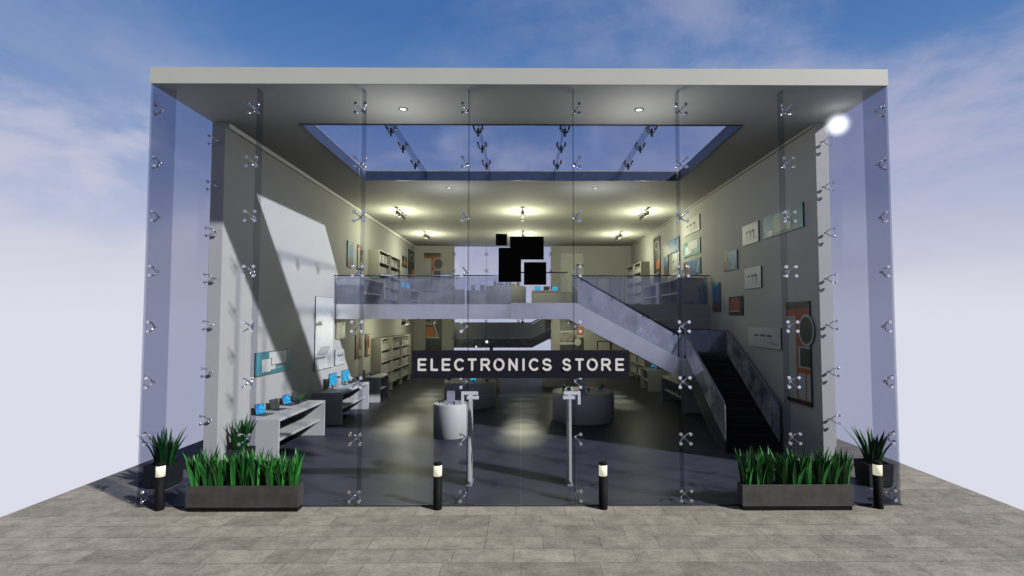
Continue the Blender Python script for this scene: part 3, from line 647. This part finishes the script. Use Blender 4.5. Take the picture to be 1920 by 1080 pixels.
counter(3.3, 3.9, 17.6, 18.3, 'narrow pale cabinet upstairs at the far left of the window')

# ================================================================ DEVICES
def laptop(label, loc, rz, blue):
    t = thing('laptop', label, 'laptop', loc, rz, 'laptops on the front left desk')
    MB().box(-.12, .12, -.16, .16, .002, .018, DARKD).obj('keyboard', t, bevel=.003)
    s = MB(); a = R(14); ux, uz = -math.sin(a), math.cos(a)
    def P(y, h, d): return (-.12+ux*h+math.cos(a)*d, y, .02+uz*h+math.sin(a)*d)
    pts = [(-.16, 0), (.16, 0), (.16, .25), (-.16, .25)]
    s.add([P(y, h, 0) for y, h in pts]+[P(y, h, .008) for y, h in pts], [(3, 2, 1, 0), (4, 5, 6, 7), (0, 1, 5, 4), (1, 2, 6, 5), (2, 3, 7, 6), (3, 0, 4, 7)], DARKD)
    pts = [(-.15, .012), (.15, .012), (.15, .24), (-.15, .24)]
    s.add([P(y, h, .0095) for y, h in pts], [(0, 1, 2, 3)], SCREEN if blue else pD); s.obj('screen', t)
D1 = XL
laptop('open laptop with blue screen nearest the front on the first left desk', (.72, 3.37, 1.0), R(-14), True)
laptop('open laptop with dark screen between the two blue ones on the first left desk', (.72, 4.11, 1.0), R(-14), False)
laptop('open laptop with blue screen third along the first left desk', (.70, 4.85, 1.0), R(-14), True)
laptop('dark laptop at the shadowed far end of the first left desk', (.72, 5.40, 1.0), R(-14), False)
for i, (x, y) in enumerate(((.99, 3.45), (.98, 4.15), (1.0, 4.75), (1.08, 5.1), (1.1, 3.9))):
    m = [pW, GREY][i % 2]
    MB().box(-.04, .04, -.07, .07, .001, .01, m).obj('phone', None, bevel=.002, label=['white phone lying before the nearest blue laptop', 'grey phone lying before the dark laptop', 'white phone lying before the third laptop', 'grey phone lying farthest along the first left desk', 'white phone nearest the desk edge before the dark laptop'][i], category='phone', group='phones lying on the first left desk').location = (x, y, 1.001)
def monitor(label, loc, rz, w=.50, h=.40, blue=True, lift=.12, group='monitors with blue screens'):
    t = thing('monitor', label, 'monitor', loc, rz, group)
    MB().box(-.012, .012, -w/2, w/2, lift, lift+h, DARKD).obj('housing', t); 
    MB().add([(.0135, -w/2+.01, lift+.012), (.0135, w/2-.01, lift+.012), (.0135, w/2-.01, lift+h-.012), (.0135, -w/2+.01, lift+h-.012)], [(0, 1, 2, 3)], SCREEN if blue else pD).obj('screen', t)
    b = MB().lathe((0, 0, 0), [(.085, .001), (.085, .012), (.02, .02), (.015, lift+.05)], DARKD, 16); b.obj('stand', t)
monitor('monitor with bright blue screen, nearer one on the second left desk', (.68, 8.0, 1.0), R(-8))
monitor('monitor with bright blue screen, farther one on the second left desk', (.72, 9.1, 1.0), R(-8))
def tower(label, loc, w=.10, d=.16, h=.24, m=None, rz=0, cat='speaker', name='speaker_tower', group=None):
    o = MB().box(-w/2, w/2, -d/2, d/2, .001, h, m or WHITE); o.box(w/2+.0005, w/2+.003, -d*.3, d*.3, h*.12, h*.55, GREY)
    o = o.obj(name, None, bevel=.006, label=label, category=cat); o.location = loc; o.rotation_euler = (0, 0, rz)
    if group: o['group'] = group
tower('white speaker standing between the two blue monitors', (.70, 8.52, 1.0), h=.30)
tower('white speaker beyond the farther blue monitor', (.66, 9.62, 1.0), h=.28)
tower('slim white speaker at the start of the short left desk', (.66, 11.55, 1.0), h=.28)
def blades(b, c, n, hgt, spread, width, seed, lean=.5):
    rnd = random.Random(seed)
    if b.tone is None: b.tone = []
    for i in range(n):
        a = rnd.uniform(0, 2*math.pi); r0 = spread*math.sqrt(rnd.random())*.55
        hh = hgt*rnd.uniform(.62, 1.05); ln = lean*rnd.uniform(.15, 1)*hh*(.4+r0/spread)
        bx, by = c[0]+r0*math.cos(a), c[1]+r0*math.sin(a); w = width*rnd.uniform(.75, 1.2)
        tw = a+math.pi/2+rnd.uniform(-.7, .7); px, py = math.cos(tw), math.sin(tw); K = 5; vs = []; 
        tone = rnd.random()
        for k in range(K+1):
            f = k/K; cx_ = bx+math.cos(a)*ln*f**1.7; cy_ = by+math.sin(a)*ln*f**1.7; cz = c[2]+hh*f*(1-.08*f)
            ww = w*(.55+1.1*f-1.65*f*f) if f < .999 else .002
            ww = max(ww, .002); fold = ww*.35
            vs += [(cx_-px*ww, cy_-py*ww, cz), (cx_-math.cos(a)*fold, cy_-math.sin(a)*fold, cz), (cx_+px*ww, cy_+py*ww, cz)]
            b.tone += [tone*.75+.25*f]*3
        fs = []
        for k in range(K):
            o = k*3; fs += [(o, o+1, o+4, o+3), (o+1, o+2, o+5, o+4)]
        b.add(vs, fs, LEAF, True)
    return b
def desk_plants(label, loc, n=5, dark=True, h=.16):
    t = thing('desk_plants', label, 'plants', loc)
    MB().box(-.05, .05, -.3, .3, .001, .06, DARKD).obj('tray', t)
    for i in range(n): blades(MB(), (0, -.25+.5*i/max(1, n-1), .05), 8, h, .07, .012, hash(label) % 97+i if False else len(label)+i).obj('foliage', t)
desk_plants('row of small dark plants at the end of the first left desk', (.80, 5.25+.1, 1.0), h=.2)
desk_plants('small dark potted tuft at the end of the second left desk', (.78, 9.75, 1.0), 3)
desk_plants('row of dark plants on the desk under the staircase', (13.1, 10.6, 1.0), 6, h=.22)
desk_plants('second row of dark plants nearer the front on the desk under the staircase', (13.1, 9.6, 1.0), 6, h=.24)
def gadget(label, loc, m, rz=0, s=1, group=None):
    o = MB(); o.tube([(-.05*s, 0, .03*s), (.05*s, 0, .03*s)], .022*s, m, 8)
    for sx in (-1, 1):
        for sy in (-1, 1): o.tube([(0, 0, .04*s), (sx*.07*s, sy*.07*s, .06*s)], .008*s, GREY, 5); o.tube([(sx*.07*s, sy*.07*s, .058*s), (sx*.07*s, sy*.07*s, .066*s)], .04*s, m, 10)
    o.tube([(0, 0, 0), (0, 0, .04*s)], .02*s, DARKD, 8)
    o = o.obj('toy_drone', None, label=label, category='drone'); o.location = loc; o.rotation_euler = (0, 0, rz)
    if group: o['group'] = group
for i in range(6):
    gadget('small grey and blue drone on the short desk before the tall left shelf', (.62+.22*(i % 2), 11.7+.2*i, 1.0), [GREY, BLUED, DARKD][i % 3], i, 1.1, 'drones on the short left desk')
for x, y, m, lab in ((4.14, 11.0, BLUED, 'blue and white gadget at the left rim of the wide left counter'), (5.64, 10.54, DARKD, 'dark gadget on the right side of the wide left counter')):
    gadget(lab, (x, y, .94), m, .5, 1.4)
monitor('small tilted screen glowing blue on the wide left counter', (5.12, 10.55, .94), R(-80), .22, .14, lift=.03)
for i, (x, y, m) in enumerate(((8.42, 8.43, DARKD), (8.59, 8.3, BLUED), (9.21, 7.95, BLUED), (9.64, 8.25, BLUED), (9.78, 8.69, DARKD))):
    tower(['dark camera at the left rim of the shadowed right counter', 'small blue camera beside the dark one on the right counter', 'small blue camera in the middle front of the right counter', 'blue camera towards the right of the right counter', 'dark camera at the far right of the right counter'][i], (x, y, .94), .09, .09, .12 if m is DARKD else .09, m, cat='camera', name='camera_body')
for i, (x, y) in enumerate(((4.66, 5.4), (4.72, 5.6), (4.90, 5.20), (5.10, 5.20), (5.28, 5.42), (5.25, 5.72), (5.0, 5.85))):
    o = MB(); o.tube([(0, 0, 0), (0, 0, .045)], .012, DARKD, 6); o.box(-.035, .035, -.006, .006, .03, .075, [DARKD, GREY, pW][i % 3])
    o = o.obj('phone_stand', None, label='small phone on a stand round the rim of the sunlit small counter', category='phone stand', group='phone stands on the small round counter'); o.location = (x, y, .94); o.rotation_euler = (0, 0, i*.9)
def panel_sign(label, x0, x1, y, z0, z1):
    t = thing('counter_placard', label, 'placard', ((x0+x1)/2, y, z0), 0); w = (x1-x0)/2
    MB().box(-w, w, -.012, .012, .03, z1-z0, FIT).obj('panel', t); MB().box(-w*.8, w*.8, -.05, .05, .001, .028, GREY).obj('foot', t)
panel_sign('blank pale placard standing on the small sunlit counter', 4.86, 5.09, 5.45, .94, 1.29)
panel_sign('blank pale placard standing on the shadowed right counter', 8.90, 9.11, 7.95, .94, 1.29)
# upstairs goods
zz = MZ+.97
for i, (x0, x1, m, h, lab) in enumerate(((5.68, 5.80, OLIVE, .24, 'olive bottle shaped case at the left of the upstairs round counter'), (5.84, 6.12, PURP, .14, 'wide purple case next to the olive one upstairs'), (6.20, 6.32, REDC, .15, 'small red case in the middle of the upstairs round counter'), (6.38, 6.48, DARKD, .15, 'dark case beside the red one upstairs'), (6.50, 6.66, LIME, .12, 'lime case right of centre on the upstairs round counter'), (6.72, 6.86, PINK, .17, 'bright pink case at the right of the upstairs round counter'))):
    o = MB().box(x0, x1, 14.2, 14.32, zz+.001, zz+h*.85, m); o.box(x0+.02, x1-.02, 14.22, 14.30, zz+h*.85, zz+h, m); o.box(x0+.015, x1-.015, 14.194, 14.1995, zz+h*.2, zz+h*.5, GREY)
    o.obj('gadget_case', None, bevel=.01, label=lab, category='case')
for x, bl_, lab in ((7.80, True, 'left blue screen on the upstairs right counter'), (8.28, False, 'dark screen between the two blue ones upstairs'), (8.75, True, 'right blue screen on the upstairs right counter')):
    monitor(lab, (x, 18.75, MZ+.995), R(-90), .32, .22, bl_, lift=.01)
for x, lab in ((4.3, 'grey upright device on the upstairs left counter, left one'), (4.8, 'grey upright device on the upstairs left counter, right one')):
    tower(lab, (x, 18.7, MZ+.995), .1, .22, .30, GREY, R(-90), 'device', 'upright_device')
monitor('small blue screen on the upstairs desk, nearer, by the left shelf', (.8, 17.4, MZ+1.0), R(-35), .3, .3, lift=.08)
monitor('small blue screen on the upstairs desk, farther, by the left shelf', (.8, 18.6, MZ+1.0), R(-35), .3, .3, lift=.08)
desk(2.6, 'white desk upstairs beyond the left shelf with two blue screens', (XL+.008, 16.75, MZ), 0)
monitor('small blue screen, nearer one on the short desk behind the stairs', (13.2, 14.5, 1.0), R(215), .26, .2, lift=.05)
monitor('small blue screen, farther one on the short desk behind the stairs', (13.2, 15.2, 1.0), R(215), .26, .2, lift=.05)
for y, lab in ((12.7, 'nearest'), (13.6, 'middle'), (14.5, 'farthest')):
    monitor(lab+' small blue screen on the upstairs right desks', (13.25, y, MZ+1.0), R(215), .26, .12, lift=.02)

# security gates inside the door
def gate(x, label):
    t = thing('security_gate', label, 'security gate', (x, 1.05, 0), 0, 'white security gates inside the entrance')
    pr = []; n = 24
    for i in range(n+1):
        a = math.pi*i/n; f = i/n
        pr.append(f)
    top = [(.22-.20*math.cos(math.pi*i/14), 1.70+.16*math.sin(math.pi*i/14)) for i in range(15)]
    bot = [(.46, .12), (.40, .03), (.04, .03), (.0, .10)]
    MB().prism([(-.0, .10)]+[(-.0+.0, 1.0)]+top+[(.50, 1.2), (.52, .6)]+bot[:-1], 'x', -.030, .030, GATE).obj('panel', t, bevel=.012)
    MB().box(-.06, .06, -.02, .46, .002, .028, GREY).obj('base_plate', t, bevel=.005)
gate(5.955, 'white security gate standing inside the left side of the door')
gate(7.985, 'white security gate standing inside the right side of the door')

# ================================================================ LIGHT FITTINGS
def lamp(kind, name, loc, energy, color, par=None, size=.05, rot=None, spot=None, blend=.6):
    d = bpy.data.lights.new(name, kind); d.energy = energy; d.color = color; d.shadow_soft_size = size
    if spot: d.spot_size = R(spot); d.spot_blend = blend
    o = bpy.data.objects.new(name, d); COL.objects.link(o); o.location = loc
    if rot is not None: o.rotation_euler = rot
    if par: o.parent = par
    return o
WARM = (1, .98, .62); NEUT = (1, .99, .93)
def downlight(x, y, label, e):
    t = thing('downlight', label, 'downlight', (x, y, H-.004), 0, 'round downlights in the ceiling')
    r = MB(); n = 32; vs = []
    for ra, h in ((.072, -.002), (.078, -.014), (.095, -.014), (.105, -.002)):
        vs += [(ra*math.cos(2*math.pi*i/n), ra*math.sin(2*math.pi*i/n), h) for i in range(n)]
    r.add(vs, [(j*n+i, j*n+(i+1) % n, (j+1)*n+(i+1) % n, (j+1)*n+i) for j in range(3) for i in range(n)], DARKD, True); r.obj('ring', t)
    MB().lathe((0, 0, 0), [(.071, -.009), (.071, -.001)], DLG, 32).obj('diffuser', t)
    lamp('POINT', 'lamp', (0, 0, -1.25), e, NEUT, t, .12)
for x, y, lab, e in ((4.53, 1.16, 'round downlight in the front ceiling on the left', 34), (9.47, 1.16, 'round downlight in the front ceiling on the right', 34), (4.54, 7.8, 'round downlight behind the skylight on the left', 30), (9.47, 7.8, 'round downlight behind the skylight on the right', 30)): downlight(x, y, lab, e)
def track(x, y, z, label, e, g, drop=.9):
    t = thing('track_light', label, 'track light', (x, y, z), 0, g)
    MB().box(-.02, .02, -.75, .75, -.035, -.003, WHITE).obj('rail', t)
    for i in range(4):
        yy = -.6+.4*i
        h = MB().lathe((0, yy, -.27), [(.05, 0), (.062, .02), (.062, .15), (.045, .17)], WHITE if i < 2 else DARKD, 14); h.tube([(0, yy, -.12), (0, yy, -.03)], .012, DARKD, 6); h = h.obj('spot_head', t)
    lamp('POINT', 'lamp', (0, 0, -drop), e, WARM, t, .16)
for y, e in ((11.7, 112), (17.5, 115)):
    for x, s in ((2, 'left'), (7, 'centre'), (12, 'right')):
        track(x, y, H-.004, 'track light with four spots, %s of the %s row under the upper ceiling' % (s, 'nearer' if y < 14 else 'farther'), e, 'track lights under the upper ceiling')
for x, y, s, e in ((2, 12.9, 'left', 85), (7, 13.2, 'centre', 14), (12, 12.9, 'right', 26), (9.6, 19.5, 'far right', 110), (2.2, 18.5, 'far left', 65)):
    track(x, y, MU-.004, 'track light with four spots under the upper floor, %s one' % s, e, 'track lights under the upper floor', .5)
# added spots casting pools in place of yellow streaks reflected in the floor
for x, y, tx, ty, ln, e, lab in ((3.1, 10.0, 3.1, 7.2, 2.6, 520, 'left at the edge'), (7.0, 9.6, 7.0, 6.9, 2.6, 560, 'centre at the edge'), (7, 13.0, 7, 11.6, 3.8, 480, 'centre farther in'), (2.95, 14.4, 2.95, 13.0, 3.8, 420, 'left farther in'), (11.0, 13.8, 11.0, 12.4, 3.6, 420, 'right farther in')):
    t = thing('added_floor_spot', 'small added pool light under the upper floor shining down, '+lab, 'spotlight', (x, y, MU-.002), 0, 'added pool lights under the upper floor')
    MB().lathe((0, 0, 0), [(.04, -.03), (.05, -.03), (.05, -.001)], DARKD, 18).obj('housing', t)
    for f, w in ((-.5, .45), (-.17, 1), (.17, 1), (.5, .45)):
        v = Vector((tx-x, ty+f*ln-y, -MU)); lamp('SPOT', 'lamp', (0, 0, -.06), e*w*1.8, (1, .98, .60), t, .08, v.to_track_quat('-Z', 'Y').to_euler(), 21, 1)

# ================================================================ FORECOURT
def bollard(x, label):
    t = thing('bollard_light', label, 'bollard light', (x, -.115, -.02), 0, 'black bollard lights along the glass front')
    MB().lathe((0, 0, 0), [(.076, .0), (.078, .01), (.078, .585)], BLACK, 28).obj('post', t)
    MB().lathe((0, 0, 0), [(.074, .585), (.074, .775)], BULB, 28).obj('lamp_band', t)
    MB().lathe((0, 0, 0), [(.078, .775), (.078, .805), (.07, .82), (.03, .825)], BLACK, 28).obj('cap', t)
bollard(.60, 'black bollard light before the far left glass corner'); bollard(5.52, 'black bollard light left of the glass door')
bollard(8.47, 'black bollard light right of the glass door'); bollard(13.40, 'black bollard light before the far right glass corner')

def planter(x0, x1, label, seed):
    t = thing('planter_box', label, 'planter', ((x0+x1)/2, -.13, -.02)); w = (x1-x0)/2; h = .45; dd = .11; b = .075
    o = MB(); 
    o.box(-w, w, -dd, -dd+.02, b, h, CONC); o.box(-w, w, dd-.02, dd, b, h, CONC); o.box(-w, -w+.02, -dd+.02, dd-.02, b, h, CONC); o.box(w-.02, w, -dd+.02, dd-.02, b, h, CONC); o.box(-w+.02, w-.02, -dd+.02, dd-.02, b, b+.02, CONC)
    o.obj('trough', t, bevel=.004)
    MB().box(-w+.02, w-.02, -dd+.015, dd-.015, .0, b-.002, BLACK).obj('plinth', t)
    MB().box(-w+.021, w-.021, -dd+.021, dd-.021, b+.021, h-.05, SOIL).obj('soil', t)
    for i in range(9):
        g = MB(); blades(g, (-w+.13+i*(2*w-.26)/8, 0, h-.055), 30, .72, .17, .043, seed+i, .45); g.obj('grass_clump', t)
planter(1.13, 3.10, 'long grey concrete planter of green blade plants left of the entrance', 10)
planter(10.91, 12.88, 'long grey concrete planter of green blade plants right of the entrance', 40)
def pot(x, y, s, label, seed, h=.46):
    t = thing('potted_plant', label, 'potted plant', (x, y, -.02 if x < 0 or x > 13.9 else 0)); a, b = s*.46, s*.5
    o = MB(); vs = [(sx*a, sy*a, .03) for sx, sy in ((-1, -1), (1, -1), (1, 1), (-1, 1))]+[(sx*b, sy*b, h) for sx, sy in ((-1, -1), (1, -1), (1, 1), (-1, 1))]+[(sx*(b-.03), sy*(b-.03), h) for sx, sy in ((-1, -1), (1, -1), (1, 1), (-1, 1))]+[(sx*(b-.04), sy*(b-.04), h-.06) for sx, sy in ((-1, -1), (1, -1), (1, 1), (-1, 1))]
    fs = [(3, 2, 1, 0)]+[(i, (i+1) % 4, 4+(i+1) % 4, 4+i) for i in range(4)]+[(4+i, 4+(i+1) % 4, 8+(i+1) % 4, 8+i) for i in range(4)]+[(8+i, 8+(i+1) % 4, 12+(i+1) % 4, 12+i) for i in range(4)]+[(12, 13, 14, 15)]
    o.add(vs, fs, CONC); o.obj('pot', t); MB().box(-a*.9, a*.9, -a*.9, a*.9, 0, .028, BLACK).obj('foot', t)
    g = MB(); blades(g, (0, 0, h-.05), 38, .78, .27, .052, seed, .6); g.obj('foliage', t)
pot(-.24, 1.22, .50, 'dark potted blade plant outside the left side glass', 81)
pot(14.20, 1.20, .50, 'dark potted blade plant outside the right side glass', 95)
pot(.73, 2.32, .42, 'potted blade plant inside against the left wall before the first desk', 103, .46)

# added emitting ball standing in for a soft white glow by the right corner
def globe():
    m = bpy.data.materials.new('added_glow_volume'); m.use_nodes = True; t = m.node_tree; t.nodes.clear(); L = t.links.new
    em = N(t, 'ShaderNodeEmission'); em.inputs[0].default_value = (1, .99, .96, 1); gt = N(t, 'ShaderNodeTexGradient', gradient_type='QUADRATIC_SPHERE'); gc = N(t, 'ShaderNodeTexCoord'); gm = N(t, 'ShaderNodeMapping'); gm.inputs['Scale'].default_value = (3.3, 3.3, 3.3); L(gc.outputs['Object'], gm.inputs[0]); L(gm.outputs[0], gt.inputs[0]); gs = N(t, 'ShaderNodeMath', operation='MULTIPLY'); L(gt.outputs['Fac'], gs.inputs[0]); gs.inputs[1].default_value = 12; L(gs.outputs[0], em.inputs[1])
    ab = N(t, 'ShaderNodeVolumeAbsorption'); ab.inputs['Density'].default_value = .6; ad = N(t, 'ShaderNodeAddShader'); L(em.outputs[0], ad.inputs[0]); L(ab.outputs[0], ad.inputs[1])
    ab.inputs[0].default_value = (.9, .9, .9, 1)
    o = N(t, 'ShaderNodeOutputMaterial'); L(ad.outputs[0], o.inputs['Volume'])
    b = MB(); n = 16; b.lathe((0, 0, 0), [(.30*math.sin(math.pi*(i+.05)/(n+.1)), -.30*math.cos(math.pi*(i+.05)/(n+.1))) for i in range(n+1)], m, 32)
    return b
g = globe().obj('added_glow', None, label='added ball of soft white glow at the top right corner of the store', category='added glow'); g.location = (13.55, 1.0, 7.36)
